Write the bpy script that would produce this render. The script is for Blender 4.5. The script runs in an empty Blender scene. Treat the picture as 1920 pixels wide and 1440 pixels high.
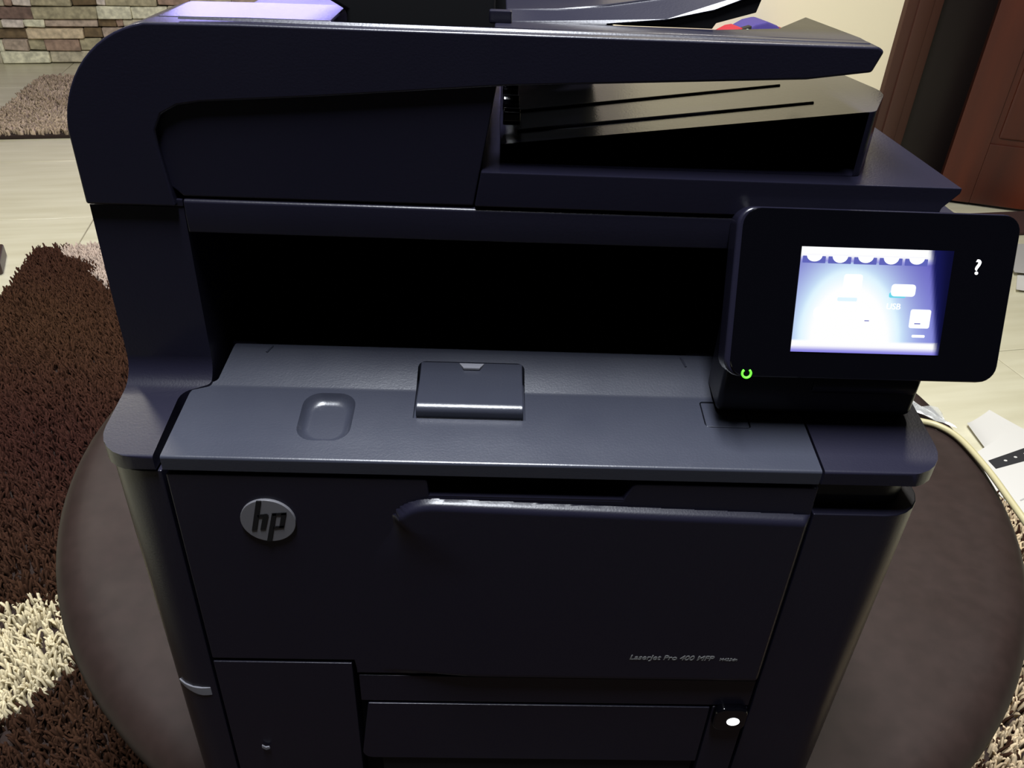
import bpy, bmesh, math, random
from mathutils import Matrix, Vector
import numpy as np

# ------------------------------------------------------------------ camera, world, lights
scene = bpy.context.scene
COL = scene.collection
YAW, PITCH, ROLL, FPX = .0364, .5758, .0458, 1500.0
_F = Vector((math.sin(YAW)*math.cos(PITCH), math.cos(YAW)*math.cos(PITCH), -math.sin(PITCH)))
_R = Vector((math.cos(YAW), -math.sin(YAW), 0)); _U = _R.cross(_F)
_R2 = math.cos(ROLL)*_R + math.sin(ROLL)*_U; _U2 = -math.sin(ROLL)*_R + math.cos(ROLL)*_U
cd = bpy.data.cameras.new('camera'); cam = bpy.data.objects.new('camera', cd); COL.objects.link(cam)
cd.sensor_fit = 'HORIZONTAL'; cd.sensor_width = 36; cd.lens = 36*FPX/1920; cd.clip_start = .01
m = Matrix((_R2, _U2, -_F)).transposed().to_4x4(); m.translation = (-.023, -.3014, .5428)
cam.matrix_world = m; scene.camera = cam

w = bpy.data.worlds.new('world'); scene.world = w; w.use_nodes = True
bg = w.node_tree.nodes['Background']; bg.inputs[0].default_value = (.85, .82, .78, 1); bg.inputs[1].default_value = .018

RA = math.radians(11)                       # the room is turned 11 degrees against the printer
FZ = -.47                                   # floor height (table top is z = 0)
def room(u, v, z=0): return Vector((u*math.cos(RA)-v*math.sin(RA), u*math.sin(RA)+v*math.cos(RA), z))

def area(name, loc, target, size, power, color, shape='DISK', size_y=None):
    l = bpy.data.lights.new(name, 'AREA'); l.shape = shape; l.size = size
    if size_y: l.size_y = size_y
    l.energy = power; l.color = color
    o = bpy.data.objects.new(name, l); COL.objects.link(o); o.location = loc
    o.rotation_euler = (Vector(target)-Vector(loc)).to_track_quat('-Z', 'Y').to_euler()
    return o
area('ceiling_lamp', (-.08, -.08, 2.05), (-.08, -.08, 0), .20, 116, (.90, .94, 1), 'RECTANGLE', 1.0)
area('fill_lamp_left', (-1.6, 2.0, 2.05), (-1.6, 2.0, 0), .4, 38, (1, .95, .84))  # unseen lamp, added to brighten the left tiles and table
area('fill_lamp_right', (.60, 1.25, 2.05), (.60, 1.25, 0), .3, 36, (1, .95, .85))  # unseen lamp, added to brighten the cream wall
area('television_glow', tuple(room(-.42, 4.6, 1.12)), (-.1, 0, .4), 1.0, 18, (.42, .38, 1), 'RECTANGLE', .6)

vs = scene.view_settings
vs.view_transform = 'Standard'; vs.look = 'None'; vs.exposure = 0; vs.gamma = 1; vs.use_curve_mapping = False
random.seed(7); rng = np.random.default_rng(7)

# ------------------------------------------------------------------ helpers
def lin(r, g, b): return tuple(((c/255)/12.92 if c/255 <= .04045 else ((c/255+.055)/1.055)**2.4) for c in (r, g, b))

def mat(name, col, rough=.5, metal=0, spec=.5, noise=None, bump=None, emit=None, estr=0, attr=None, coat=0, transmission=0, alpha=1, rnoise=None):
    """noise=(scale, dark, light) colour mottling; bump=(scale, strength); rnoise=(scale, lo, hi) roughness"""
    mt = bpy.data.materials.new(name); mt.use_nodes = True; nt = mt.node_tree; b = nt.nodes['Principled BSDF']
    b.inputs['Base Color'].default_value = (*col, 1); b.inputs['Roughness'].default_value = rough
    b.inputs['Metallic'].default_value = metal; b.inputs['Specular IOR Level'].default_value = spec
    b.inputs['Coat Weight'].default_value = coat; b.inputs['Transmission Weight'].default_value = transmission
    b.inputs['Alpha'].default_value = alpha
    tc = nt.nodes.new('ShaderNodeTexCoord')
    if noise:
        n = nt.nodes.new('ShaderNodeTexNoise'); n.inputs['Scale'].default_value = noise[0]; n.inputs['Detail'].default_value = 6
        r = nt.nodes.new('ShaderNodeValToRGB'); r.color_ramp.elements[0].position = .35; r.color_ramp.elements[1].position = .68
        r.color_ramp.elements[0].color = (*noise[1], 1); r.color_ramp.elements[1].color = (*noise[2], 1)
        src = tc.outputs['Object']
        if len(noise) > 3:
            mp = nt.nodes.new('ShaderNodeMapping'); mp.inputs['Scale'].default_value = noise[3]; nt.links.new(src, mp.inputs[0]); src = mp.outputs[0]
        nt.links.new(src, n.inputs['Vector']); nt.links.new(n.outputs['Fac'], r.inputs[0]); nt.links.new(r.outputs[0], b.inputs['Base Color'])
    if rnoise:
        n = nt.nodes.new('ShaderNodeTexNoise'); n.inputs['Scale'].default_value = rnoise[0]; n.inputs['Detail'].default_value = 4
        mr = nt.nodes.new('ShaderNodeMapRange'); mr.inputs[1].default_value = .2; mr.inputs[2].default_value = .8
        mr.inputs[3].default_value = rnoise[1]; mr.inputs[4].default_value = rnoise[2]
        nt.links.new(tc.outputs['Object'], n.inputs['Vector']); nt.links.new(n.outputs['Fac'], mr.inputs[0]); nt.links.new(mr.outputs[0], b.inputs['Roughness'])
    if bump:
        n = nt.nodes.new('ShaderNodeTexNoise'); n.inputs['Scale'].default_value = bump[0]; n.inputs['Detail'].default_value = 3
        bp = nt.nodes.new('ShaderNodeBump'); bp.inputs['Strength'].default_value = bump[1]; bp.inputs['Distance'].default_value = .001
        nt.links.new(tc.outputs['Object'], n.inputs['Vector']); nt.links.new(n.outputs['Fac'], bp.inputs['Height']); nt.links.new(bp.outputs[0], b.inputs['Normal'])
    if attr:
        a = nt.nodes.new('ShaderNodeAttribute'); a.attribute_name = attr
        nt.links.new(a.outputs['Color'], b.inputs['Emission Color' if estr else 'Base Color'])
        if estr: b.inputs['Emission Strength'].default_value = estr
    if emit: b.inputs['Emission Color'].default_value = (*emit, 1); b.inputs['Emission Strength'].default_value = estr
    return mt

def sharpen(bm, ang=38):
    for f in bm.faces: f.smooth = True
    for e in bm.edges:
        e.smooth = not (len(e.link_faces) == 2 and e.calc_face_angle(0) > math.radians(ang))

def link(name, me, mt, parent=None):
    o = bpy.data.objects.new(name, me); COL.objects.link(o)
    if mt and not me.materials: me.materials.append(mt)
    if parent:
        o.parent = parent; o.matrix_parent_inverse = parent_inv(parent)
    return o
def parent_inv(p):
    mw = Matrix.Translation(p.location) if not p.parent else Matrix.Identity(4)
    return mw.inverted()

def bev(bm, width, seg=2, ang=28):
    if width <= 0: return
    es = [e for e in bm.edges if len(e.link_faces) == 2 and e.calc_face_angle(0) > math.radians(ang)]
    bmesh.ops.bevel(bm, geom=es, offset=width, offset_type='OFFSET', segments=seg, profile=.5, affect='EDGES', clamp_overlap=True)

def bm_prism(poly, axis, a0, a1):
    bm = bmesh.new()
    def p(q, a): return {'x': (a, q[0], q[1]), 'y': (q[0], a, q[1]), 'z': (q[0], q[1], a)}[axis]
    lo = [bm.verts.new(p(q, a0)) for q in poly]; hi = [bm.verts.new(p(q, a1)) for q in poly]
    bm.faces.new(lo); bm.faces.new(hi[::-1]); n = len(poly)
    for i in range(n): bm.faces.new((lo[i], hi[i], hi[(i+1) % n], lo[(i+1) % n]))
    bmesh.ops.recalc_face_normals(bm, faces=bm.faces[:]); return bm
def bm_box(x0, x1, y0, y1, z0, z1): return bm_prism([(x0, y0), (x1, y0), (x1, y1), (x0, y1)], 'z', z0, z1)

def rpoly(pts, seg=6):
    """polygon whose points may carry a corner radius: (x, y) or (x, y, r)"""
    out = []; n = len(pts)
    for i, p in enumerate(pts):
        r = p[2] if len(p) > 2 else 0
        c = Vector(p[:2])
        if r <= 0: out.append(tuple(c)); continue
        a = (Vector(pts[i-1][:2])-c).normalized(); b = (Vector(pts[(i+1) % n][:2])-c).normalized()
        th = a.angle(b); d = r/math.tan(th/2)
        p0 = c+a*d; p1 = c+b*d; ctr = c+(a+b).normalized()*(r/math.sin(th/2))
        a0 = math.atan2(*(p0-ctr).yx); a1 = math.atan2(*(p1-ctr).yx); da = (a1-a0+math.pi) % (2*math.pi)-math.pi
        for k in range(seg+1):
            t = a0+da*k/seg; out.append((ctr.x+r*math.cos(t), ctr.y+r*math.sin(t)))
    return out

def to_me(bm, name, ang=38, sharp=True):
    if sharp: sharpen(bm, ang)
    me = bpy.data.meshes.new(name); bm.to_mesh(me); bm.free(); return me

def boolean(bm, other, op):
    a = bpy.data.objects.new('tmp_a', to_me(bm, 'tmp_a', sharp=False)); b = bpy.data.objects.new('tmp_b', to_me(other, 'tmp_b', sharp=False))
    COL.objects.link(a); COL.objects.link(b)
    md = a.modifiers.new('b', 'BOOLEAN'); md.object = b; md.operation = op; md.solver = 'EXACT'
    bpy.context.view_layer.update()
    ev = a.evaluated_get(bpy.context.evaluated_depsgraph_get()); me = bpy.data.meshes.new_from_object(ev)
    ma, mb = a.data, b.data
    bpy.data.objects.remove(a); bpy.data.objects.remove(b); bpy.data.meshes.remove(ma); bpy.data.meshes.remove(mb)
    r = bmesh.new(); r.from_mesh(me); bpy.data.meshes.remove(me)
    bmesh.ops.dissolve_limit(r, angle_limit=math.radians(.5), verts=r.verts[:], edges=r.edges[:])
    return r

def part(name, bm, mt, parent, bevel=.0008, seg=2, xf=None, ang=28, wn=False):
    bev(bm, bevel, seg, ang)
    if xf: bmesh.ops.transform(bm, matrix=xf, verts=bm.verts[:])
    o = link(name, to_me(bm, name), mt, parent)
    if bevel > 0 or wn:
        md = o.modifiers.new('weighted', 'WEIGHTED_NORMAL'); md.keep_sharp = True; md.weight = 90
    return o

def empty(name, loc, label, cat, group=None, kind=None):
    o = bpy.data.objects.new(name, None); COL.objects.link(o); o.location = loc; o.empty_display_size = .05
    tag(o, label, cat, group, kind); return o
def tag(o, label=None, cat=None, group=None, kind=None):
    if label: o['label'] = label
    if cat: o['category'] = cat
    if group: o['group'] = group
    if kind: o['kind'] = kind
    return o

def bm_tube(pts, r, n=8, closed_ends=True):
    bm = bmesh.new(); rings = []
    pts = [Vector(p) for p in pts]; up = Vector((.13, .21, .97))
    for i, p in enumerate(pts):
        t = (pts[min(i+1, len(pts)-1)]-pts[max(i-1, 0)]).normalized()
        a = t.cross(up).normalized(); b = t.cross(a)
        rr = r[i] if isinstance(r, (list, tuple)) else r
        rings.append([bm.verts.new(p+a*rr*math.cos(2*math.pi*k/n)+b*rr*math.sin(2*math.pi*k/n)) for k in range(n)])
    for A, B in zip(rings, rings[1:]):
        for k in range(n): bm.faces.new((A[k], A[(k+1) % n], B[(k+1) % n], B[k]))
    bm.faces.new(rings[0][::-1]); bm.faces.new(rings[-1])
    bmesh.ops.recalc_face_normals(bm, faces=bm.faces[:]); return bm

def bm_lathe(prof, ctr, n=64):
    bm = bmesh.new(); rings = []
    for r, z in prof:
        if r < 1e-6: rings.append([bm.verts.new((ctr[0], ctr[1], z))]); continue
        rings.append([bm.verts.new((ctr[0]+r*math.cos(2*math.pi*k/n), ctr[1]+r*math.sin(2*math.pi*k/n), z)) for k in range(n)])
    for A, B in zip(rings, rings[1:]):
        for k in range(n):
            k2 = (k+1) % n
            if len(A) == 1: bm.faces.new((A[0], B[k], B[k2]))
            elif len(B) == 1: bm.faces.new((A[k], A[k2], B[0]))
            else: bm.faces.new((A[k], A[k2], B[k2], B[k]))
    bmesh.ops.recalc_face_normals(bm, faces=bm.faces[:]); return bm

def catmull(pts, k=8):
    P = [Vector(p) for p in pts]; P = [P[0]*2-P[1]]+P+[P[-1]*2-P[-2]]; out = []
    for i in range(1, len(P)-2):
        a, b, c, d = P[i-1:i+3]
        for j in range(k):
            t = j/k; out.append(.5*((2*b)+(c-a)*t+(2*a-5*b+4*c-d)*t*t+(3*b-a-3*c+d)*t**3))
    out.append(P[-2]); return out

def room_xf(): return Matrix.Rotation(RA, 4, 'Z')

# ------------------------------------------------------------------ materials
M = {}
PB = (.0085, .0080, .0165)
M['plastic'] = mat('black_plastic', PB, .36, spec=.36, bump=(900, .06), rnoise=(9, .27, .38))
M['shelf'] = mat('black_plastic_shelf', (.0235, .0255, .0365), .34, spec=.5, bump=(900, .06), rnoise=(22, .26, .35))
M['cover'] = mat('satin_black_cover', PB, .24, spec=.5, bump=(900, .05))
M['tray'] = mat('satin_black_tray', PB, .19, spec=.30, bump=(900, .05))
M['dark'] = mat('matt_black_inside', (.006, .006, .007), .6, spec=.25)
M['gloss'] = mat('gloss_black', (.0012, .0012, .0022), .10, spec=.5)
M['silver'] = mat('silver_badge', (.13, .128, .14), .4)
M['text'] = mat('grey_print', (.18, .18, .18), .5)
M['white_led'] = mat('white_button_light', (.8, .8, .8), .4, emit=(1, 1, 1), estr=4)
M['white_print'] = mat('white_touch_light', (.8, .8, .8), .4, emit=(1, 1, 1), estr=1.6)
M['green_led'] = mat('green_light', (.1, .5, .05), .4, emit=(.10, 1, .02), estr=1.5)
M['screen'] = mat('lit_screen', (0, 0, 0), .1, attr='img', estr=1.0)
M['icon_white'] = mat('screen_icon_white', (0, 0, 0), .3, emit=(.93, .97, 1), estr=1.25)
M['icon_pale'] = mat('screen_icon_pale', (0, 0, 0), .3, emit=(.75, .92, 1), estr=1.0)
M['icon_blue'] = mat('screen_tab_blue', (0, 0, 0), .3, emit=lin(95, 100, 185), estr=1.0)
M['icon_cyan'] = mat('screen_icon_cyan', (0, 0, 0), .3, emit=lin(110, 215, 235), estr=1.0)
M['grey_tab'] = mat('grey_plastic_tab', (.16, .16, .18), .4)
M['wood_dark'] = mat('brown_table_laminate', (.03, .022, .019), .5, noise=(60, lin(33, 24, 21), lin(38, 28, 25)), rnoise=(18, .46, .60), spec=.18)
M['edge'] = mat('brown_table_edge', lin(52, 36, 32), .38)
M['tile'] = mat('cream_tile', (.7, .66, .55), .28, noise=(2.2, lin(192, 187, 160), lin(206, 202, 177), (1.2, 9, 1)))
M['grout'] = mat('grout', lin(150, 143, 122), .8)
M['cream'] = mat('cream_wall_paint', lin(247, 236, 204), .8, bump=(60, .1))
M['paper'] = mat('white_paper', lin(202, 200, 194), .7)
M['ink'] = mat('black_ink', (.02, .02, .022), .6)
M['paper_grey'] = mat('grey_paper', lin(165, 163, 160), .7)
M['cable'] = mat('cream_cable', lin(152, 144, 108), .45)
M['clear'] = mat('clear_plastic_film', (.85, .85, .82), .15, transmission=.75)
M['door'] = mat('reddish_brown_door', lin(78, 34, 20), .45, noise=(5, lin(54, 22, 12), lin(88, 36, 16), (1, 1, .12)))
M['frame'] = mat('dark_brown_door_frame', lin(62, 36, 28), .45, noise=(5, lin(50, 28, 22), lin(70, 42, 33), (1, 1, .12)))
M['pile'] = mat('rug_pile', (.5, .5, .5), .9, spec=.1, attr='tint')
M['rug_base'] = mat('rug_backing', lin(38, 24, 18), .95)
M['rug_base2'] = mat('rug_backing_beige', lin(80, 66, 58), .95)
M['purple'] = mat('purple_fabric', lin(82, 70, 150), .75); M['red'] = mat('red_fabric', lin(190, 40, 60), .7)
M['frame_shade'] = mat('shade_painted_wood', lin(20, 11, 11), .5)  # frame wood darkened in colour to stand for the shade in the reveal
M['black_trim'] = mat('black_trim', (.02, .02, .02), .6); M['pale'] = mat('pale_button', lin(215, 235, 220), .4)

# ------------------------------------------------------------------ the room
def room_obj(name, bm, mt, parent=None, bevel=0, seg=2, kind='structure'):
    bev(bm, bevel, seg); bmesh.ops.transform(bm, matrix=room_xf(), verts=bm.verts[:])
    o = link(name, to_me(bm, name), mt, parent)
    if kind and not parent: o['kind'] = kind
    return o

floor = room_obj('floor', bm_box(-4.2, 4.2, -.98, 4.9, FZ-.06, FZ-.004), M['grout'])
tag(floor, 'cream polished tile floor with thin grey joints', 'floor')
tile_me = None
tb = bm_box(.0015, .5985, .0015, .5985, -.01, 0); bev(tb, .0012, 1); tile_me = to_me(tb, 'tile'); tile_me.materials.append(M['tile'])
for i in range(-7, 7):
    for j in range(-1, 8):
        o = bpy.data.objects.new('tile', tile_me); COL.objects.link(o)
        o.parent = floor; o.matrix_world = Matrix.Translation(room(i*.6+.33, j*.6, FZ)) @ room_xf()

# stone wall: rows of proud bricks; the visible lowest rows are laid out as in the photo
SW = 4.76
wall_b = room_obj('wall_back', bm_box(-4.2, 1.0, SW+.03, SW+.13, FZ, 2.1), mat('mortar', lin(70, 60, 42), .9))
tag(wall_b, 'stacked stone cladding wall in mixed beige and brown behind the printer', 'wall')
stone = {}
def stone_mat(k):
    if k not in stone:
        c = {'mauve': (162, 147, 134), 'grey': (168, 161, 142), 'cream': (205, 198, 176), 'tan': (190, 174, 148), 'lilac': (196, 186, 178),
             'dark': (104, 88, 66), 'red': (146, 124, 110), 'white': (216, 212, 200), 'olive': (154, 147, 122), 'brown': (112, 92, 84)}[k]
        c = tuple(min(x*1.25, 250) for x in c); d = tuple(x*.78 for x in c); stone[k] = mat('stone_'+k, lin(*c), .85, noise=(38, lin(*d), lin(*c)), bump=(90, .6))
    return stone[k]
def px_u(x, y): return -1.744+.00266*x-.00074*y
def px_z(x, y): return -.154-.00263*y+.00003*x
def brick_bm(u0, u1, z0, z1, d):
    bm = bm_box(u0, u1, SW-d, SW+.032, z0, z1)
    for v in bm.verts:
        if v.co.y < SW+.01: v.co += Vector((random.uniform(-.003, .003), random.uniform(-.006, .006), random.uniform(-.003, .003)))
    bev(bm, .004, 1); return bm
rows = [
 (96, 119, [(-140, 0, 'grey', .01), (0, 90, 'cream', .03), (90, 176, 'grey', .008), (176, 300, 'cream', .02), (300, 420, 'mauve', .012), (420, 560, 'olive', .02), (560, 680, 'grey', .01)]),
 (73, 95, [(-120, 2, 'cream', .02), (2, 49, 'mauve', .02), (49, 80, 'olive', .012), (80, 146, 'red', .02), (146, 188, 'olive', .014), (188, 300, 'white', .028), (300, 440, 'grey', .01), (440, 600, 'mauve', .02)]),
 (52, 72, [(-150, -40, 'mauve', .02), (-40, 45, 'dark', .004), (45, 151, 'tan', .03), (151, 186, 'dark', .003), (186, 260, 'mauve', .012), (260, 400, 'cream', .02), (400, 560, 'olive', .014)]),  # first dark brick paints the shadow gap between the stones
 (36, 51, [(-110, 0, 'olive', .01), (0, 40, 'lilac', .026), (40, 79, 'cream', .02), (79, 178, 'mauve', .014), (178, 213, 'dark', .003), (213, 226, 'red', .01), (226, 330, 'grey', .02), (330, 480, 'tan', .02), (480, 620, 'mauve', .012)]),
 (12, 35, [(-130, -70, 'tan', .02), (-70, 54, 'brown', .006), (54, 175, 'olive', .02), (175, 240, 'cream', .028), (240, 310, 'cream', .02), (310, 430, 'grey', .02), (430, 520, 'mauve', .01), (520, 660, 'lilac', .02)]),
 (-12, 11, [(-110, 0, 'grey', .01), (0, 15, 'red', .012), (15, 50, 'lilac', .014), (50, 123, 'olive', .02), (123, 170, 'dark', .004), (170, 188, 'lilac', .012), (188, 285, 'olive', .018), (285, 350, 'red', .012), (350, 430, 'grey', .02), (430, 500, 'mauve', .02), (500, 566, 'red', .01), (566, 680, 'white', .02)]),
]
def add_brick(u0, u1, z0, z1, k, d):
    bm = brick_bm(u0+.0012, u1-.0012, z0+.001, z1-.001, d); room_obj('stone_brick', bm, stone_mat(k), wall_b)
umin, umax = px_u(-150, 0), px_u(640, 0)
for (y0, y1, bs) in rows:
    for (x0, x1, k, d) in bs: add_brick(px_u(x0, y0), px_u(x1, y0), px_z(x0, y1), px_z(x0, y0), k, d)
kinds = ['mauve', 'grey', 'cream', 'tan', 'lilac', 'olive', 'red', 'white', 'brown', 'dark']
z = px_z(0, -12); nrow = 0
far = {}
while z < 2.06:
    hgt = random.choice([.045, .058, .062]); u = -4.1+random.uniform(0, .2)
    while u < .95:
        ln = random.uniform(.12, .42); k = random.choice(kinds); d = random.uniform(.006, .03)
        if nrow < 9 and -2.6 < u < .4: add_brick(u, min(u+ln, .98), z, z+hgt, k, d)
        else:
            far.setdefault(k, bmesh.new()); b = brick_bm(u+.0012, min(u+ln, .98)-.0012, z+.001, z+hgt-.001, d)
            me = to_me(b, 't', sharp=False); far[k].from_mesh(me); bpy.data.meshes.remove(me)
        u += ln
    z += hgt; nrow += 1
z = FZ                                             # low rows left and right of the laid-out ones
while z < px_z(0, -12)-.02:
    for (a, b_) in ((-4.1, px_u(-150, 60)), (px_u(690, 60), .95)):
        u = a
        while u < b_-.05:
            ln = min(random.uniform(.15, .4), b_-u); k = random.choice(kinds[:7])
            far.setdefault(k, bmesh.new()); b = brick_bm(u+.0012, u+ln-.0012, z+.001, z+.056, random.uniform(.006, .03))
            me = to_me(b, 't', sharp=False); far[k].from_mesh(me); bpy.data.meshes.remove(me); u += ln
    z += .058
for k, b in far.items():
    o = room_obj('stone_bricks', b, stone_mat(k), wall_b); o['kind'] = 'stuff'

# cream wall with door at right
WV = 2.25
wr = room_obj('wall_right', bm_prism([(.72, WV), (1.765, WV), (1.765, WV+.12), (.84, WV+.12), (.84, SW+.03), (.72, SW+.03)], 'z', FZ, 2.1), M['cream'])
tag(wr, 'plain cream painted wall beside the brown door', 'wall')
wr2 = room_obj('wall_right', bm_box(3.06, 4.2, WV, WV+.12, FZ, 2.1), M['cream']); tag(wr2, 'cream painted wall on the far side of the door', 'wall')
# door frame (structure) and the door leaf standing ajar towards the room
fr = empty('trim_1', room(1.765, WV, FZ), 'dark brown wooden door frame against the cream wall', 'door frame', kind='structure')
room_obj('jamb', bm_prism([(1.762, WV-.02), (1.895, WV-.02), (1.895, WV), (1.905, WV+.005), (1.905, WV+.14), (1.762, WV+.14)], 'z', FZ, 1.62), M['frame'], fr, .004)
room_obj('jamb_moulding', bm_box(1.80, 1.855, WV-.028, WV-.018, FZ, 1.62), M['frame'], fr, .004)
room_obj('jamb_stop', bm_box(1.905, 1.94, WV+.05, WV+.14, FZ, 1.62), M['frame'], fr, .003)
room_obj('jamb', bm_box(2.98, 3.08, WV-.02, WV+.14, FZ, 1.62), M['frame'], fr, .004)
room_obj('frame_head', bm_box(1.762, 3.08, WV-.02, WV+.14, 1.62, 1.74), M['frame'], fr, .004)
DL = Matrix.Translation(room(2.12, WV-.005, FZ+.012)) @ Matrix.Rotation(RA-math.radians(30), 4, 'Z')
fill = room_obj('jamb_reveal', bm_box(1.94, 2.40, WV+.06, WV+.14, FZ, 1.62), M['frame_shade'], fr, .002)
leaf = empty('door_1', DL.translation, 'reddish brown panelled wooden door standing ajar', 'door', kind='structure')
def leaf_part(name, x0, x1, y0, y1, z0, z1, bvl=.003):
    b = bm_box(x0, x1, y0, y1, z0, z1); return part(name, b, M['door'], leaf, bvl, 2, DL)
leaf_part('leaf_core', 0, .84, .012, .03, 0, 2.06)
for (x0, x1) in ((0, .12), (.36, .48), (.72, .84)): leaf_part('stile', x0, x1, 0, .042, 0, 2.06)
for (z0, z1) in ((0, .22), (.78, .95), (1.88, 2.06)):
    for (x0, x1) in ((.12, .36), (.48, .72)): leaf_part('rail', x0, x1, .002, .04, z0, z1)
for (z0, z1) in ((.24, .76), (.97, 1.86)):
    for (x0, x1) in ((.14, .34), (.50, .70)): leaf_part('raised_panel', x0, x1, .004, .038, z0, z1, .01)
mt_ = room_obj('door_mat', bm_box(2.12, 2.62, 1.90, 2.09, FZ, FZ+.012), mat('dark_red_brown_mat', lin(56, 30, 26), .95, bump=(400, .8)), None, .004, kind=None)
tag(mt_, 'dark reddish brown door mat lying before the door', 'mat')

# ------------------------------------------------------------------ rugs
def make_pile(name, u0, u1, v0, v1, z0, dens, hgt, rad, tint, parent, keep=None, lean=.5):
    n = int((u1-u0)*(v1-v0)*dens); u = rng.uniform(u0, u1, n); v = rng.uniform(v0, v1, n)
    if keep is not None: k = keep(u, v); u, v = u[k], v[k]; n = len(u)
    c = tint(u, v)
    h = hgt*rng.uniform(.7, 1.2, n); a = rng.uniform(0, 2*np.pi, n); le = h*lean*rng.uniform(.2, 1.2, n); ph = rng.uniform(0, 6.28, n)
    r = rad*rng.uniform(.7, 1.25, n)
    rings = [(0, 0, 1.0), (.55, .3, 1.05), (.95, 1.0, .7)]
    V = np.zeros((n, 10, 3))
    for ri, (t, b, rr) in enumerate(rings):
        for k in range(3):
            V[:, ri*3+k, 0] = u+le*b*np.cos(a)+r*rr*np.cos(ph+k*2.0944)
            V[:, ri*3+k, 1] = v+le*b*np.sin(a)+r*rr*np.sin(ph+k*2.0944)
            V[:, ri*3+k, 2] = z0+h*t
    V[:, 9, 0] = u+le*1.2*np.cos(a); V[:, 9, 1] = v+le*1.2*np.sin(a); V[:, 9, 2] = z0+h*1.02
    X = V.reshape(-1, 3).copy(); cs, sn = math.cos(RA), math.sin(RA)
    W = np.stack([X[:, 0]*cs-X[:, 1]*sn, X[:, 0]*sn+X[:, 1]*cs, X[:, 2]], 1)
    T = []
    for ri in range(2):
        for k in range(3):
            k2 = (k+1) % 3; p, q, s_, t_ = ri*3+k, ri*3+k2, ri*3+3+k2, ri*3+3+k
            T += [(p, q, s_), (p, s_, t_)]
    T += [(6, 7, 9), (7, 8, 9), (8, 6, 9)]
    T = np.array(T); idx = (T[None]+(np.arange(n)*10)[:, None, None]).reshape(-1)
    me = bpy.data.meshes.new(name); me.vertices.add(n*10); me.vertices.foreach_set('co', W.astype(np.float32).ravel())
    nt = len(T)*n; me.loops.add(nt*3); me.polygons.add(nt)
    me.loops.foreach_set('vertex_index', idx.astype(np.int32)); me.polygons.foreach_set('loop_start', np.arange(0, nt*3, 3, dtype=np.int32))
    me.polygons.foreach_set('use_smooth', np.ones(nt, dtype=bool)); me.update(); me.validate()
    at = me.attributes.new('tint', 'FLOAT_COLOR', 'POINT'); cc = np.repeat(np.c_[c, np.ones(n)], 10, axis=0); at.data.foreach_set('color', cc.astype(np.float32).ravel())
    o = link(name, me, M['pile'], parent); o['kind'] = 'stuff'; return o

def L(*c): return np.array(lin(*c))
def wob(u, v, f, s): return np.sin(u*f+s)*np.cos(v*f*1.13-s*1.7)+.5*np.sin((u+v)*f*2.3+s*3)
def in_poly(u, v, poly):
    r = np.zeros(len(u), bool); n = len(poly)
    for i in range(n):
        (x0, y0), (x1, y1) = poly[i], poly[(i+1) % n]
        cnd = ((y0 > v) != (y1 > v)) & (u < (x1-x0)*(v-y0)/(y1-y0+1e-12)+x0); r ^= cnd
    return r
CREAM1 = [(-.70, .69), (-.60, .70), (-.555, .68), (-.515, .605), (-.528, .52), (-.562, .478), (-.61, .49), (-.72, .56)]
PINK = [(-.875, 2.2), (-.868, 2.05), (-.79, 1.955), (-.70, 1.79), (-.55, 1.62), (-.3, 1.7), (-.3, 2.2)]
def rug_tint(u, v):
    n = len(u); j = rng.uniform(.8, 1.2, (n, 1))
    m_ = np.clip(.5+.35*wob(u, v, 4.2, 1.2), 0, 1)[:, None]
    c = (L(58, 38, 24)*(1-m_)+L(51, 28, 22)*m_)*j
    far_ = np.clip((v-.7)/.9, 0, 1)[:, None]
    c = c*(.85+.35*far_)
    uu = u+.012*np.sin(v*31)+rng.uniform(-.008, .008, n); vv = v+.012*np.sin(u*27)+rng.uniform(-.008, .008, n)
    k = in_poly(uu, vv, CREAM1); c[k] = L(196, 184, 152)*rng.uniform(.8, 1.15, (k.sum(), 1))
    k = in_poly(uu, vv, PINK); c[k] = L(190, 172, 158)*rng.uniform(.8, 1.1, (k.sum(), 1))
    k = (uu+.25*vv > .60+.05*np.sin(v*9)); q = rng.uniform(0, 1, n)
    c[k & (q < .80)] = L(196, 176, 144)*rng.uniform(.6, 1.15, ((k & (q < .80)).sum(), 1))
    return c
rug = empty('shag_rug', room(.07, .7, FZ), 'dark brown shaggy rug with cream patches under the round table', 'rug')
RZ = FZ+.010
part('rug_backing', bm_prism([(-.965, -.9), (1.12, -.9), (1.12, 2.105), (-.965, 2.105)], 'z', FZ+.0005, RZ), M['rug_base'], rug, .003, 1, room_xf())
def rug_keep(u, v):
    x = u*math.cos(RA)-v*math.sin(RA)-.037; y = u*math.sin(RA)+v*math.cos(RA)-.447
    return np.hypot(x, y) > .33+rng.uniform(-.02, .02, len(u))
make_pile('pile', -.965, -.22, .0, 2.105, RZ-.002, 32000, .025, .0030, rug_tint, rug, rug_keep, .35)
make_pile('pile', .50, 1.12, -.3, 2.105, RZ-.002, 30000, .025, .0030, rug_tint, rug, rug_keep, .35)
make_pile('pile', -.22, .50, .9, 2.105, RZ-.002, 9000, .025, .0055, rug_tint, rug, rug_keep, .35)

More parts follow.
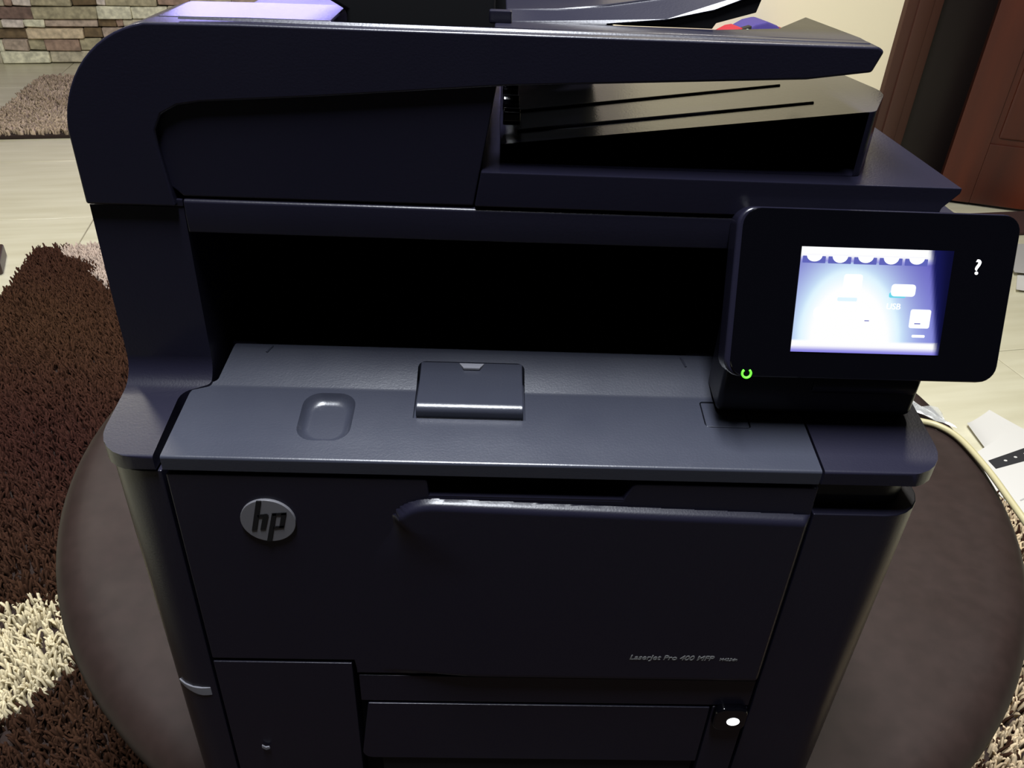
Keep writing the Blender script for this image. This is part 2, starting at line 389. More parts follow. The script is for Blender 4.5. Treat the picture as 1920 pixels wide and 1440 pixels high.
rug2 = empty('pale_rug', room(-.9, 3.8, FZ), 'pinkish beige shaggy rug in front of the stone wall', 'rug')
part('rug_backing', bm_prism([(-1.51, 3.30), (.3, 3.30), (.3, 4.32), (-1.51, 4.32)], 'z', FZ+.0005, FZ+.016), M['rug_base'], rug2, .003, 1, room_xf())
def rug2_tint(u, v):
    n = len(u); m_ = np.clip(.5+.4*wob(u, v, 9, .3), 0, 1)[:, None]
    return (L(178, 160, 138)*(1-m_)+L(156, 138, 116)*m_)*rng.uniform(.65, 1.15, (n, 1))
make_pile('pile', -1.51, .3, 3.305, 4.32, FZ+.014, 9000, .022, .007, rug2_tint, rug2)

# ------------------------------------------------------------------ furniture foot at the left edge, papers on the floor, school bag
ft = empty('furniture_foot', room(-1.10, 2.06, FZ), 'dark brown wooden furniture foot on the tiles at the left edge', 'furniture')
part('foot_block', bm_prism(rpoly([(-1.20, 1.975, .01), (-1.018, 1.975, .012), (-1.05, 2.12, .01), (-1.20, 2.12, .01)]), 'z', FZ, FZ+.035), M['edge'], ft, .004, 2, room_xf())
part('leg', bm_prism(rpoly([(-1.19, 1.99, .01), (-1.10, 1.99, .012), (-1.10, 2.10, .01), (-1.19, 2.10, .01)]), 'z', FZ+.035, FZ+.30), M['edge'], ft, .004, 2, room_xf())

def sheet(name, corners, mt, z, label, group=None, curl=.006):
    """a sheet of paper on a 9x9 grid between four (u, v) corners, its edges curling up a little"""
    bm = bmesh.new(); N = 8; g = []
    c = [Vector(q) for q in corners]; ph = random.uniform(0, 6)
    for i in range(N+1):
        row = []
        for j in range(N+1):
            s, t = i/N, j/N; p = c[0]*(1-s)*(1-t)+c[1]*s*(1-t)+c[2]*s*t+c[3]*(1-s)*t
            lift = curl*((abs(s-.5)*2)**3+(abs(t-.5)*2)**3)*(.5+.5*math.sin(ph+3*s+2*t))
            row.append(bm.verts.new((p.x, p.y, z+lift)))
        g.append(row)
    for i in range(N):
        for j in range(N): bm.faces.new((g[i][j], g[i+1][j], g[i+1][j+1], g[i][j+1]))
    bmesh.ops.recalc_face_normals(bm, faces=bm.faces[:])
    bmesh.ops.solidify(bm, geom=bm.faces[:], thickness=.0006)
    bmesh.ops.transform(bm, matrix=room_xf(), verts=bm.verts[:])
    o = link(name, to_me(bm, name), mt); tag(o, label, 'paper', group); return o
sheet('paper_sheet', [(1.338, .957), (1.239, .909), (1.17, .60), (1.43, .70)], M['paper'], FZ+.002, 'white paper sheet with pointed corner on floor beside the table')
pr = empty('printed_sheet', room(1.25, .78, FZ+.006), 'white printed sheet with a black dotted band beside the table', 'paper')
def flat(name, poly, z0, z1, mt, parent):
    return part(name, bm_prism(poly, 'z', z0, z1), mt, parent, 0, 1, room_xf())
flat('sheet', [(1.128, .592), (1.36, .655), (1.42, .865), (1.315, .868), (1.16, .80)], FZ+.0085, FZ+.0092, M['paper'], pr)
flat('black_band', [(1.195, .784), (1.192, .757), (1.30, .775), (1.40, .80), (1.41, .832), (1.308, .811)], FZ+.0093, FZ+.0097, M['ink'], pr)
for (du, dv) in ((1.232, .778), (1.262, .785), (1.292, .792), (1.322, .80)):
    flat('white_dot', [(du+.004*math.cos(a), dv+.0028*math.sin(a)) for a in np.linspace(0, 2*math.pi, 9)[:-1]], FZ+.0098, FZ+.01, M['paper'], pr)
for k in range(4):
    flat('grey_print_line', [(1.17+.02*k, .66+.012*k), (1.30, .70+.012*k), (1.30, .703+.012*k), (1.17+.02*k, .663+.012*k)], FZ+.0093, FZ+.0096, M['paper_grey'], pr)
sheet('paper_sheet', [(1.86, 1.50), (2.02, 1.47), (2.12, 1.62), (1.95, 1.60)], M['paper'], FZ+.003, 'white paper sheet on floor behind the control panel', curl=.004)
sheet('grey_card', [(1.94, 1.605), (2.10, 1.53), (2.25, 1.80), (2.06, 1.80)], M['paper_grey'], FZ+.012, 'grey card lying behind the white sheet near the door', curl=.004)

bag = empty('school_bag', room(1.20, 2.14, FZ), 'purple and red school bag standing against the cream wall', 'bag')
BX = room_xf()
zt = .172
arch = [(1.02, FZ), (1.36, FZ), (1.36, -.02), (1.345, .070), (1.310, .128), (1.265, .160), (1.228, zt), (1.190, .164), (1.160, .148), (1.148, .120), (1.04, .062), (1.02, -.02)]
part('body', bm_prism(arch, 'y', 2.13, 2.235), M['purple'], bag, .008, 2, BX)
part('side_panel', bm_prism([(1.045, .02), (1.146, .02), (1.146, .156), (1.120, .152), (1.092, .138), (1.060, .10)], 'y', 2.118, 2.20), M['red'], bag, .005, 2, BX)
part('side_panel', bm_prism([(1.285, .02), (1.35, .02), (1.342, .086), (1.316, .134), (1.285, .154)], 'y', 2.118, 2.20), M['red'], bag, .004, 2, BX)
part('black_strap', bm_prism([(1.142, .02), (1.172, .02), (1.172, 0.162), (1.142, 0.154)], 'y', 2.116, 2.14), M['black_trim'], bag, .003, 2, BX)
part('button', bm_prism([(1.158+.006*math.cos(a), 0.148+.006*math.sin(a)) for a in np.linspace(0, 2*math.pi, 13)[:-1]], 'y', 2.111, 2.117), M['pale'], bag, .001, 2, BX)
part('pocket', bm_prism([(1.19, -.2), (1.275, -.2), (1.275, 0.150), (1.19, 0.150)], 'y', 2.118, 2.14), mat('purple_pocket', lin(104, 88, 170), .7), bag, .006, 2, BX)

# ------------------------------------------------------------------ round table
TC = (.041, .447); TR = .508
tb = empty('round_table', (TC[0], TC[1], FZ+.012), 'round dark brown table carrying the black printer', 'table')
part('tabletop', bm_lathe([(0, 0), (.2, 0), (.40, 0), (.470, 0), (.482, -.0010), (.492, -.0035), (.500, -.009), (.506, -.016), (TR, -.023), (.507, -.031), (.501, -.036), (.46, -.038), (0, -.038)], TC, 128), M['wood_dark'], tb, 0)
part('lower_rim', bm_lathe([(.44, -.0385), (.492, -.0385), (.497, -.041), (.498, -.058), (.494, -.061), (.44, -.061)], TC, 128), M['edge'], tb, 0)
part('apron', bm_lathe([(.36, -.0615), (.39, -.0615), (.39, -.13), (.36, -.13), (.36, -.0615)], TC, 64), M['edge'], tb, 0)
for k in range(4):
    a = math.pi/4+k*math.pi/2; x, y = TC[0]+.37*math.cos(a), TC[1]+.37*math.sin(a)
    bmx = bmesh.new(); bmesh.ops.create_cone(bmx, cap_ends=True, segments=16, radius1=.022, radius2=.034, depth=.394)
    bmesh.ops.translate(bmx, verts=bmx.verts[:], vec=(x, y, -.0615-.197))
    part('leg', bmx, M['edge'], tb, .003)

# ------------------------------------------------------------------ the printer
prn = empty('laser_printer', (0, .2, 0), 'black multifunction laser printer with lit touch panel on the round table', 'printer')
PL, SH, DK = M['plastic'], M['shelf'], M['dark']

# lower body
plan = [(-.2085, .04), (-.186, .04), (-.186, .016), (.151, .016), (.151, .04), (.2045, .04), (.2045, .40, .015), (-.2085, .40, .015)]
part('chassis', bm_prism(rpoly(plan), 'z', .008, .2905), DK, prn, .001)
for (x, y) in ((-.17, .05), (.17, .05), (-.17, .36), (.17, .36)):
    b = bm_lathe([(0, 0), (.012, 0), (.012, .0085), (0, .0085)], (x, y), 16); part('rubber_foot', b, DK, prn, 0)
b = bm_prism(rpoly([(-.21, .39), (-.21, .002, .022), (-.1795, .002), (-.1795, .0395), (-.207, .0395), (-.207, .39)]), 'z', .009, .2905)
part('front_pillar', b, PL, prn, .0009)
b = bm_prism(rpoly([(.1445, .0395), (.1445, .002), (.206, .002, .024), (.206, .39), (.2045, .39), (.2045, .0395)]), 'z', .009, .2715)
part('front_pillar', b, PL, prn, .002, 3)
b = bm_prism(rpoly([(.1435, .0395), (.1435, .010), (.199, .010, .02), (.199, .0395)]), 'z', .2715, .2905); part('pillar_neck', b, PL, prn, .0008)

# tray door: logo half, raised half with lip, finger recess
tray = rpoly([(-.1775, .1525), (-.0962, .1525), (-.0948, .1412), (.1425, .1412), (.1425, .2895), (.0505, .2895, .003), (.046, .2785), (-.0505, .2785), (-.0513, .2895, .002), (-.1775, .2895)], 4)
part('tray_door', bm_prism(tray, 'y', .0010, .0155), PL, prn, .0009)
def sm(a, b_, x): t = min(max((x-a)/(b_-a), 0), 1); return t*t*(3-2*t)
def bulge_h(x, z_):
    zt = .2772-(x+.05)*.0285
    if x < -.048: q = min((-.048-x)/.020, 1); zt = .2771-.0135*(1-math.sqrt(1-q*q))
    d = max(zt-z_, 0); lip = math.sqrt(max(1-(1-min(d/.0045, 1))**2, 0))
    wd = .004+.045*sm(.270, .225, z_)
    return .0048*lip*sm(-.070-.02*sm(.262, .23, z_), -.070+wd, x)*sm(.1432, .139, x)*sm(.1412, .146, z_)
xs = np.r_[np.linspace(-.095, -.03, 34), np.linspace(-.025, .135, 20), np.linspace(.1365, .1425, 6)]
zz = np.r_[np.linspace(.1415, .148, 6), np.linspace(.155, .255, 14), np.linspace(.258, .2795, 44)]
b = bmesh.new()
gf = [[b.verts.new((x, .0012-bulge_h(x, z_), z_)) for z_ in zz if z_ <= .2795] for x in xs]
for i in range(len(xs)-1):
    for j in range(len(zz)-1):
        if zz[j+1] > .2790 and xs[i] > -.052: continue
        b.faces.new((gf[i][j], gf[i+1][j], gf[i+1][j+1], gf[i][j+1]))
bmesh.ops.delete(b, geom=[v for v in b.verts if not v.link_faces], context='VERTS')
r_ = bmesh.ops.extrude_face_region(b, geom=b.faces[:]); 
for e in r_['geom']:
    if isinstance(e, bmesh.types.BMVert): e.co.y = .0030
bmesh.ops.recalc_face_normals(b, faces=b.faces[:])
part('raised_panel', b, PL, prn, 0)
part('recess_lining', bm_box(-.0520, .052, .0125, .0158, .2765, .2900), DK, prn, 0)

# cassette area
part('cassette_side', bm_prism([(-.1775, .012), (-.0975, .012), (-.0975, .1500), (-.1775, .1500)], 'y', .0008, .0155), PL, prn, .0008)
part('cassette_strip', bm_prism([(-.0945, .1145), (.1425, .1145), (.1425, .1385), (-.0945, .1385)], 'y', .0016, .0155), PL, prn, .0007)
part('paper_drawer', bm_prism(rpoly([(-.0975, .056, .006), (.1190, .056), (.1190, .1125), (-.0905, .1125)]), 'y', .0012, .0155), PL, prn, .0007)
part('drawer_grip', bm_box(-.085, .118, .004, .0155, .012, .053), DK, prn, .001)
part('drawer_corner', bm_prism([(.1205, .012), (.1425, .012), (.1425, .1130), (.1205, .1130)], 'y', .0015, .0155), PL, prn, .001)
pb = part('power_button', bm_prism(rpoly([(.1215, .0955, .006), (.1420, .0955, .006), (.1420, .1165, .006), (.1215, .1165, .006)]), 'y', -.003, .003), M['gloss'], prn, .0014, 3)
glow = bmesh.new(); bmesh.ops.create_uvsphere(glow, u_segments=20, v_segments=10, radius=1)
bmesh.ops.transform(glow, matrix=Matrix.Translation((.1336, -.0032, .1050)) @ Matrix.Diagonal((.0040, .0010, .0034, 1)), verts=glow.verts[:])
part('button_light', glow, M['white_led'], pb, 0)
tabp = [(-.188+.0228*math.cos(math.radians(a)), .024+.0228*math.sin(math.radians(a))) for a in range(226, 283, 7)]
tabp += [(-.188+.0212*math.cos(math.radians(a)), .024+.0212*math.sin(math.radians(a))) for a in range(282, 225, -7)]
b = bm_prism(tabp, 'z', .1176, .1246)
for v in b.verts:
    if v.co.z < .12: v.co.z += max(0, -.190-v.co.x)*.36
part('side_tab', b, M['grey_tab'], prn, .0003)
b = bm_prism([(-.1592, .0715), (-.1570, .0695), (-.1548, .0700), (-.1545, .0680), (-.1570, .0665), (-.1595, .0688)], 'y', -.0013, -.0004); part('grey_fleck', b, M['grey_tab'], prn, .0002)  # small grey fleck on the cassette side

# left column with the sloping shoulder in front of it
SL = .15
def arc_pts(cy, cz, r, a0, a1, n=5): return [(cy+r*math.cos(math.radians(a0+(a1-a0)*k/n)), cz+r*math.sin(math.radians(a0+(a1-a0)*k/n))) for k in range(n+1)]
FRONT = [(.0006, .2922), (0, .2928)]+arc_pts(.0016, .2992, .0016, 180, 98.5)
def zs(y): return .301+SL*y
cx_, cz_, rr = .0566-.024, zs(.0335)+.0245, .024
prof = FRONT+[(.041, zs(.041))]
for k in range(1, 9):
    a = math.radians(-80+80*k/8); prof.append((.0416+.015*math.cos(a), .3225+.015*math.sin(a)))
prof += [(.0570, .37), (.0580, .4028), (.39, .4028), (.39, .2922)]
body = bm_prism(prof, 'x', -.22, -.15)
plan = rpoly([(-.21, .39), (-.21, 0, .019), (-.1812, 0), (-.1812, .0445, .008), (-.1668, .0500, .003), (-.1650, .39)])
body = boolean(body, bm_prism(plan, 'z', .25, .5), 'INTERSECT')
part('left_column', body, PL, prn, 0, 1, wn=True)

# right shoulder and column
prof = FRONT+[(.062, zs(.062)), (.064, .391), (.39, .391), (.39, .2922)]
body = bm_prism(prof, 'x', .11, .22)
plan = rpoly([(.1425, 0), (.205, 0, .02), (.2055, .39), (.125, .39), (.125, .0560), (.1425, .0520)])
body = boolean(body, bm_prism(plan, 'z', .25, .5), 'INTERSECT')
part('right_column', body, PL, prn, 0, 1, wn=True)

# cartridge door: the sloping shelf
prof = FRONT+[(.0490, .30835), (.0510, .3089)]+[(.0735, .3178)]+arc_pts(.0768, .3166, .0020, 110, 0)+[(.0790, .2960), (.04, .2922)]
body = bm_prism(prof, 'x', -.2, .16)
plan = rpoly([(-.1778, 0), (.1412, 0), (.1412, .0500, .003), (.1238, .0520), (.1220, .0790), (-.1600, .0790, .004), (-.1645, .0535, .003), (-.1765, .0478, .007)])
body = boolean(body, bm_prism(plan, 'z', .25, .4), 'INTERSECT')
tilt = math.atan(SL)
def loft(c, z, rings, n=6):
    """closed solid of stacked rounded rectangles (w, d, r, h) in the shelf's tilted frame"""
    bm = bmesh.new(); R_ = []
    for (w_, d_, r_, h_) in rings:
        R_.append([bm.verts.new((p[0], p[1], h_)) for p in rpoly([(-w_/2, -d_/2, r_), (w_/2, -d_/2, r_), (w_/2, d_/2, r_), (-w_/2, d_/2, r_)], n)])
    for A, B in zip(R_, R_[1:]):
        for k in range(len(A)): bm.faces.new((A[k], A[(k+1) % len(A)], B[(k+1) % len(A)], B[k]))
    bm.faces.new(R_[0]); bm.faces.new(R_[-1][::-1]); bmesh.ops.recalc_face_normals(bm, faces=bm.faces[:])
    bmesh.ops.transform(bm, matrix=Matrix.Translation((*c, z)) @ Matrix.Rotation(tilt, 4, 'X'), verts=bm.verts[:]); return bm
dim = loft((-.1040, .0298), zs(.0298), [(.0165, .0230, .006, -.0046), (.0205, .0270, .0075, -.0042), (.0235, .0305, .0085, -.0030), (.0255, .0328, .009, -.0014), (.0270, .0345, .0092, 0), (.0278, .0352, .0094, .004)])
body = boolean(body, dim, 'DIFFERENCE')
pocket = bm_prism(rpoly([(-.0605, .0300), (-.0033, .0300), (-.0033, .0685, .004), (-.0605, .0685, .004)]), 'z', .3035, .36)
body = boolean(body, pocket, 'DIFFERENCE')
g0, g1 = .0890, .1128
ring = bm_prism(rpoly([(g0, .0285, .003), (g1, .0285, .002), (g1, .0475, .002), (g0, .0475, .002)]), 'z', .3035, .36)
body = boolean(body, ring, 'DIFFERENCE')
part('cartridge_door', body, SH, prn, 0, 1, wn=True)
usb = bm_prism([(.0302-.0012, .2990), (.0302-.0012, zs(.0292)-.0001), (.0468, zs(.0468)-.0001), (.0468, .2990)], 'x', g0+.0007, g1-.0007)
part('usb_flap', usb, SH, prn, .0006)
fl_prof = [(.0310, .3045), (.0308, .3085), (.0312, .3099), (.0321, .3111), (.0334, .3119), (.0350, .3122), (.0520, .3128), (.0676, .3162), (.0676, .3045)]
fo = part('stop_flap', bm_prism(fl_prof, 'x', -.0590, -.0045), SH, prn, .0007, 2)
part('flap_notch', bm_prism([(-.0385, .0662), (-.0250, .0662), (-.0275, .0615), (-.0360, .0615)], 'z', .3153, .3166), M['grey_tab'], fo, .0002)
for (x0, y0, x1, y1) in ((-.1425, .0712, -.1400, .0755), (.0830, .0750, .0850, .0690)):
    z0 = .3085+(.05 and (y0-.05)*.396); b = bm_tube([(x0, y0, .3085+(y0-.05)*.396+.0002), (x1, y1, .3085+(y1-.05)*.396+.0002)], .0006, 6); part('rib_mark', b, SH, prn, 0)

# output bin
part('bin_floor', bm_prism([(.080, .3150), (.090, .3085), (.1385, .3010), (.30, .2990), (.30, .2930), (.080, .2930)], 'x', -.1642, .1235), PL, prn, .001)
for (x0, x1) in ((-.1645, -.1512), (.0882, .1240)):
    part('bin_rail', bm_prism([(.084, .3155), (.1385, .3042), (.30, .3022), (.30, .295), (.084, .295)], 'x', x0, x1), PL, prn, .0006)
part('bin_back', bm_prism([(.30, .2930), (.30, .3900), (.38, .3900), (.38, .2930)], 'x', -.1645, .1245), DK, prn, .001)

# scanner bed
part('scanner_bed', bm_prism([(.0566, .3910), (.0562, .3990), (.0566, .4062), (.0580, .4072), (.3950, .4072), (.3950, .3910)], 'x', -.1660, .2050), PL, prn, .0007)
part('scanner_edge', bm_box(-.1715, -.1665, .0575, .39, .4032, .4068), PL, prn, .0006)
# lid
lid = bm_prism([(-.0312, .4085), (.1870, .4085), (.1880, .4150), (.1945, .4225), (.1945, .4250), (-.0285, .4250)], 'y', .0560, .3850)
part('scanner_lid', lid, M['cover'], prn, .0007)

# document feeder: front cheek, curved cover, recessed panel
out = [(-.2098, .4042)]
for k in range(0, 15):
    a = math.radians(180-8-(72)*k/14); out.append((-.1585+.0515*math.cos(a), .4310+.0528*math.sin(a)))
cheek = out+[(-.13, .4836), (.1375, .4845), (.1402, .4828), (.1372, .4742), (.110, .4703), (-.018, .4631), (-.0985, .4558), (-.150, .4518)]
cheek += [(-.160, .4500), (-.1675, .4460), (-.1712, .4395), (-.1715, .4300), (-.1690, .4042)]
part('feeder_cheek', bm_prism(cheek, 'y', .0545, .0695), PL, prn, .0011, 3)
cover = [(x+.0006, z_) for x, z_ in out]+[(-.13, .4836), (-.0935, .4838), (-.0935, .4042)]
b = bm_prism(cover, 'y', .0702, .1150)
part('feeder_cover', b, M['cover'], prn, .0008, 3)
part('feeder_back', bm_prism([(-.2085, .4042), (-.2085, .4300), (-.195, .4550), (-.0935, .4600), (-.0935, .4042)], 'y', .1155, .3300), PL, prn, .004, 3)
part('roller_housing', bm_prism([(-.0905, .4605), (-.0240, .4605), (-.0240, .5400), (-.1900, .5400), (-.0905, .4850)], 'y', .0900, .1900), DK, prn, .002)
panel = [(-.1655, .4082), (-.1735, .4150), (-.1735, .4500), (-.150, .4560), (-.0985, .4600), (-.0215, .4660), (-.0225, .4618), (-.0318, .4082)]
part('feeder_panel', bm_prism(panel, 'y', .0575, .0698), PL, prn, .0010)
part('feeder_core', bm_prism([(-.0930, .4085), (-.0325, .4085), (-.0260, .4530), (-.0930, .4530)], 'y', .0702, .2000), DK, prn, .001)
part('feeder_hood', bm_prism([(-.0930, .4540), (-.0250, .4540), (-.0250, .4600), (-.0930, .4600)], 'y', .0702, .2000), M['gloss'], prn, .001)
part('tray_shoulder', bm_prism([(-.0240, .0700), (.1385, .0700), (.1390, .0780), (.1320, .1350), (.1060, .0950), (.0760, .0850), (-.0240, .0850)], 'z', .4745, .4842), PL, prn, .0009)
part('tray_arm', bm_prism([(.0165, .0855), (.0300, .0855), (.0300, .1800), (.0165, .1800)], 'z', .4745, .4835), PL, prn, .0009)
part('tray_reflection_block', bm_prism([(-.0930, .4600), (.0340, .4380), (.0340, .5200), (-.0930, .5200)], 'y', .2000, .3300), DK, prn, .001)  # unseen block, added so the output tray reflects dark at its left
for y_ in (.0800, .1050, .1350):
    part('exit_roller', bm_tube([(-.0190, y_, .4440), (-.0110, y_, .4440)], .0040, 12), M['gloss'], prn, .0006)
part('edge_bead', bm_prism([(.0600, .4838), (.0612, .4848), (.0626, .4838)], 'x', -.155, .136), PL, prn, 0)
# curved input tray rising to the right
top = [(-.0190, .4868), (.0050, .4880), (.0283, .4906), (.0515, .4943), (.0700, .4985), (.0950, .5070), (.1250, .5200), (.1600, .5380)]
bot = [(.1640, .5310), (.1300, .5130), (.1050, .5030), (.0866, .4966), (.0734, .4914), (.0526, .4867), (.0260, .4840), (-.0190, .4838)]
b = bm_prism(top+bot, 'y', .0855, .1900)
for v in b.verts:
    if v.co.y < .1: 
        for q in top:
            if abs(v.co.x-q[0]) < 1e-6 and abs(v.co.z-q[1]) < 1e-6: v.co.y += .016
part('input_tray', b, PL, prn, .0008)
part('tray_rib', bm_prism([(.0339, .4840), (.0740, .4840), (.0754, .4864), (.0925, .4914), (.0945, .4990), (.0866, .4962), (.0734, .4910), (.0526, .4862), (.0300, .4842)], 'y', .0870, .1700), DK, prn, .0005)
gd = bm_box(-.0265, -.0165, .0790, .0840, .4838, .4892); part('paper_guide', gd, PL, prn, .0008)

# output tray of the feeder on the lid
def zt_(x): return .4345+(x+.0195)*.1225
prof = [(-.0200, .4252), (-.0200, zt_(-.02)), (.1450, zt_(.145)), (.1520, zt_(.150)), (.1580, zt_(.152)), (.1720, zt_(.153)), (.1720, .4252)]
b = bm_prism(prof, 'y', .0680, .2600)
b = boolean(b, bm_prism(rpoly([(-.03, .06), (-.03, .0680), (.1500, .0680, .005), (.1690, .1050, .03), (.1560, .1800, .02), (.1400, .2600), (.10, .27), (-.03, .27)], 6), 'z', .40, .50), 'INTERSECT')
ot = part('document_output_tray', b, M['tray'], prn, .0012)
for (x0, y0, x1, y1) in ((-.012, .0860, .1290, .0905), (-.012, .1220, .1240, .1280)):
    part('guide_rib', bm_tube([(x0, y0, zt_(x0)+.0004), (x1, y1, zt_(x1)+.0000)], .0008, 8), PL, ot, 0)

# control panel, leaning back 20 degrees
LEAN = math.radians(20); PQ = Vector((.15775, .03368, .37822))
PX = Matrix(((1, 0, 0, PQ.x), (0, math.sin(LEAN), -math.cos(LEAN), PQ.y), (0, math.cos(LEAN), math.sin(LEAN), PQ.z), (0, 0, 0, 1)))
def ppoly(u0, u1, v0, v1, r): return rpoly([(u0, v0, r), (u1, v0, r), (u1, v1, r), (u0, v1, r)], 6)
cp = part('control_panel', bm_prism(ppoly(-.0680, .0645, -.0395, .0405, .0085), 'z', -.0135, -.0008), M['cover'], prn, .0016, 3, PX)
part('panel_glass', bm_prism(ppoly(-.0655, .0640, -.0389, .0400, .0080), 'z', -.0008, 0), M['gloss'], cp, .0003, 1, PX)
U0, U1, V0, V1 = -.0373, .0343, -.0262, .0232
NS, NT = 64, 48
bm = bmesh.new(); grid = [[bm.verts.new((U0+(U1-U0)*i/NS, V0+(V1-V0)*j/NT, .0003)) for j in range(NT+1)] for i in range(NS+1)]
for i in range(NS):
    for j in range(NT): bm.faces.new((grid[i][j], grid[i+1][j], grid[i+1][j+1], grid[i][j+1]))
bmesh.ops.transform(bm, matrix=PX, verts=bm.verts[:])
bm.verts.index_update(); me = to_me(bm, 'touch_screen'); at = me.attributes.new('img', 'FLOAT_COLOR', 'POINT')
def sstep(a, b_, x): t = min(max((x-a)/(b_-a), 0), 1); return t*t*(3-2*t)
def mixc(a, b_, t): return tuple(p*(1-t)+q*t for p, q in zip(a, b_))
for i in range(NS+1):
    for j in range(NT+1):
        s, t = i/NS, 1-j/NT
        base = mixc((92, 84, 182), (120, 120, 215), t)
        g = math.exp(-((s-.36-.06*(t-.5))/.36)**2-((t-.88)/.72)**2)*2.0
        c = mixc(base, (214, 242, 255), min(g*1.15, 1)); c = mixc(c, (255, 255, 255), min(max(g-.75, 0)*2.2, 1))
        if t < .135: c = mixc((255, 255, 255), (150, 150, 220), sstep(.07, .13, t))
        if t > .885: c = mixc((255, 255, 255), (130, 125, 225), sstep(.93, 1.0, t))
        edge = .845+.13*t
        c = mixc(c, (22, 24, 84), sstep(edge-.015, edge+.03, s)); c = mixc(c, (8, 9, 40), sstep(edge+.02, 1.0, s)*.8)
        at.data[i*(NT+1)+j].color = (*lin(*c), 1)
link('touch_screen', me, M['screen'], cp)
def scr(name, s0, s1, t0, t1, mt, r=.001, w0=.0004, w1=.0007):
    return part(name, bm_prism(ppoly(U0+(U1-U0)*s0, U0+(U1-U0)*s1, V1-(V1-V0)*t1, V1-(V1-V0)*t0, r), 'z', w0, w1), mt, cp, 0, 1, PX)
for k in range(5):
    a = .012+k*.168
    scr('tab', a, a+.150, .085, .150, M['icon_blue'], .0003, .0004, .0006)
    poly = [(U0+(U1-U0)*(a+.075)+.0036*math.cos(q), V1-(V1-V0)*.078+.0032*math.sin(q)*(1 if k % 2 else .9)) for q in np.linspace(math.pi, 2*math.pi, 13)]
    part('tab_icon', bm_prism(poly, 'z', .0007, .0009), M['icon_white'], cp, 0, 1, PX)
scr('icon_page', .300, .420, .245, .400, M['icon_white'], .0012)
scr('icon_caption', .270, .400, .465, .500, M['icon_pale'], .0006)
scr('icon_drive', .620, .780, .325, .440, M['icon_white'], .0016)
scr('icon_drive_shade', .610, .720, .405, .455, M['icon_cyan'], .0008, .0004, .0006)
scr('icon_round', .125, .240, .560, .680, M['icon_white'], .0025)
scr('icon_folder', .410, .560, .570, .660, M['icon_white'], .0016)
scr('icon_document', .770, .905, .560, .740, M['icon_white'], .0010)
scr('icon_dash', .465, .495, .676, .684, M['icon_blue'], .0001, .0010, .0012)
scr('icon_dash', .800, .840, .690, .700, M['icon_blue'], .0001, .0010, .0012)
scr('icon_caption', .800, .885, .805, .830, M['icon_white'], .0004)

def text_part(name, body, size, loc_m, mt, parent, shear=0, extrude=.00015, sx=1.0, offset=0.0):
    cu = bpy.data.curves.new('tmp_text', 'FONT'); cu.body = body; cu.size = size; cu.extrude = extrude; cu.shear = shear; cu.offset = offset
    cu.align_x = 'LEFT'; cu.resolution_u = 4
    o = bpy.data.objects.new('tmp_text', cu); COL.objects.link(o); bpy.context.view_layer.update()
    me = bpy.data.meshes.new_from_object(o.evaluated_get(bpy.context.evaluated_depsgraph_get())); bpy.data.objects.remove(o); bpy.data.curves.remove(cu)
    me.transform(loc_m @ Matrix.Diagonal((sx, 1, 1, 1))); me.materials.clear(); me.name = name
    return link(name, me, mt, parent)
text_part('caption_letters', 'USB', .0040, PX @ Matrix.Translation((U0+(U1-U0)*.600, V1-(V1-V0)*.565, .0006)), M['icon_white'], cp, .05, .0001, 1, 0)
text_part('help_symbol', '?', .0098, PX @ Matrix.Translation((.0448, .0128, .0002)), M['white_print'], cp, 0, .0001, 1.05, .00012)
arc = [(-.0572+.0021*math.cos(q), -.0374+.0021*math.sin(q), .0004) for q in np.linspace(math.radians(130), math.radians(410), 20)]
part('ready_light', bm_tube([PX @ Vector(p) for p in arc], .00055, 6), M['green_led'], cp, 0)
part('panel_bracket', bm_prism(rpoly([(.0375, .3075, .004), (.0630, .3110), (.0630, .3880), (.0560, .3880), (.0370, .3450)]), 'x', .0960, .1980), PL, prn, .003, 3)
part('hinge_barrel', bm_tube([(.1420, .0455, .3270), (.1960, .0455, .3270)], .0095, 24), PL, prn, .001)

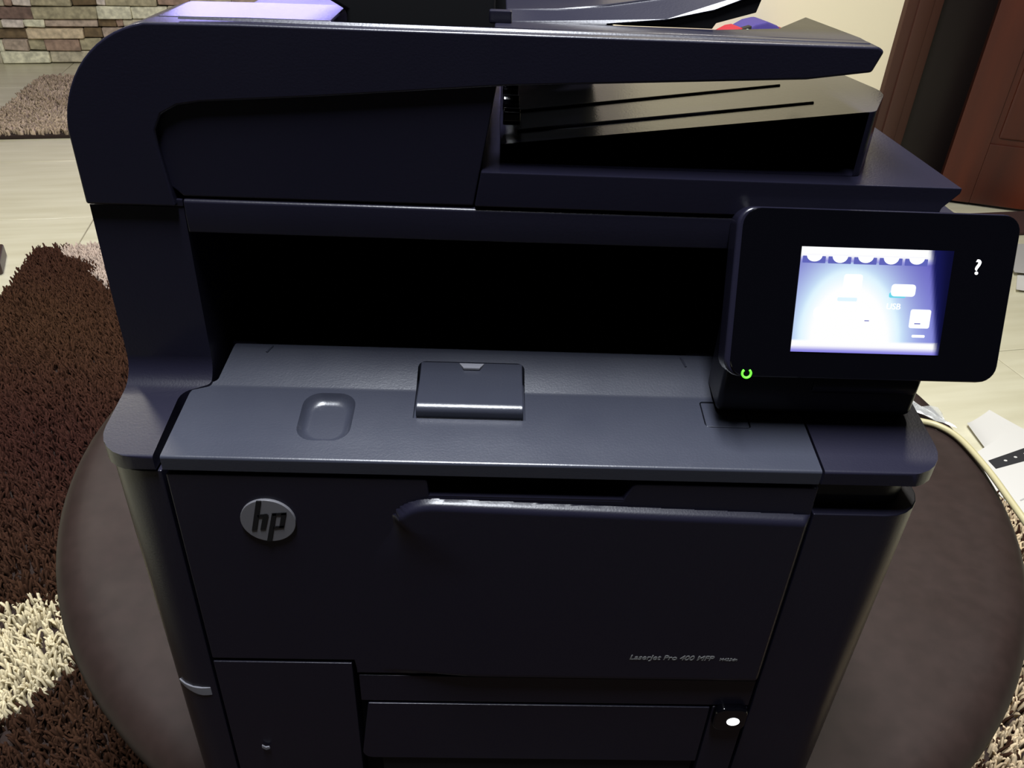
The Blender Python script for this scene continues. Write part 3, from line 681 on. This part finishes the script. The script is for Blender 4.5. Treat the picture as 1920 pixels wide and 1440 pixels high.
# badge and lettering
def px_xz(cx, cy):
    """badge outline points measured off the round badge (radius .0135, centre -.1315, .2613)"""
    return (-.1315+(cx-815)/415*.0138+(cy-600)*-.0000042, .2613-((cy-600)-(cx-815)*.105)/318*.0138)
badge = part('badge', bm_prism([(-.1315+.0138*math.cos(a), .2613+.0138*math.sin(a)) for a in np.linspace(0, 2*math.pi, 41)[:-1]], 'y', -.0006, .0016), M['silver'], prn, .0004, 2)
letters = {
 'letter_h': [[(650, 272), (725, 278), (640, 715), (565, 715)], [(660, 482), (800, 475), (828, 500), (775, 715), (695, 715), (740, 522), (668, 524)]],
 'letter_p': [[(880, 475), (950, 475), (865, 912), (790, 905)], [(890, 475), (1100, 480), (1092, 516), (886, 513)], [(1025, 482), (1100, 482), (1055, 712), (985, 712)], [(900, 680), (1058, 680), (1055, 714), (895, 716)]]}
for nm, polys in letters.items():
    bm = bmesh.new()
    for q in polys:
        t = bm_prism([px_xz(*p) for p in q], 'y', -.0010, -.0004); me_ = to_me(t, 't', sharp=False); bm.from_mesh(me_); bpy.data.meshes.remove(me_)
    part(nm, bm, DK, badge, 0)
TX = Matrix.Rotation(math.pi/2, 4, 'X')
text_part('model_lettering', 'LaserJet Pro 400 MFP', .0056, Matrix.Translation((.0620, -.0037, .1632)) @ TX, M['text'], prn, .25, .0001, .985, .00006)
text_part('model_number', 'M425dn', .0032, Matrix.Translation((.1141, -.0037, .1632)) @ TX, M['text'], prn, .2, .0001, 1.0, .00002)

# ------------------------------------------------------------------ cable and scrap of film on the table
path = catmull([(.255, .470, .030), (.34, .476, .012), (.42, .480, .0042), (.465, .478, .0042), (.494, .4694, .0045), (.5121, .4594, .005), (.5253, .4338, .005), (.5300, .3810, .004), (.5285, .3300, .003), (.5280, .2930, .001), (.535, .24, -.012), (.56, .17, -.09), (.64, .10, -.28), (.78, .06, -.42)], 8)
cb = link('power_cable', to_me(bm_tube(path, .0037, 10), 'power_cable'), M['cable'])
tag(cb, 'cream cable running from behind the printer over the table edge', 'cable')
bm = bmesh.new(); N = 9; g = []
for i in range(N):
    row = []
    for j in range(N):
        s, t = i/(N-1), j/(N-1); x = .484+.046*s-.012*t; y = .515-.042*s-.034*(1-t)*.6+.01*t
        row.append(bm.verts.new((x, y, .0035+.0105*abs(math.sin(5*s+3*t))*(.3+.7*t)+random.uniform(0, .002))))
    g.append(row)
for i in range(N-1):
    for j in range(N-1): bm.faces.new((g[i][j], g[i+1][j], g[i+1][j+1], g[i][j+1]))
bmesh.ops.recalc_face_normals(bm, faces=bm.faces[:]); bmesh.ops.solidify(bm, geom=bm.faces[:], thickness=.0004)
fm = link('plastic_wrap', to_me(bm, 'plastic_wrap', 20), M['clear']); tag(fm, 'crumpled clear plastic wrap beside the cable on the table', 'plastic wrap')
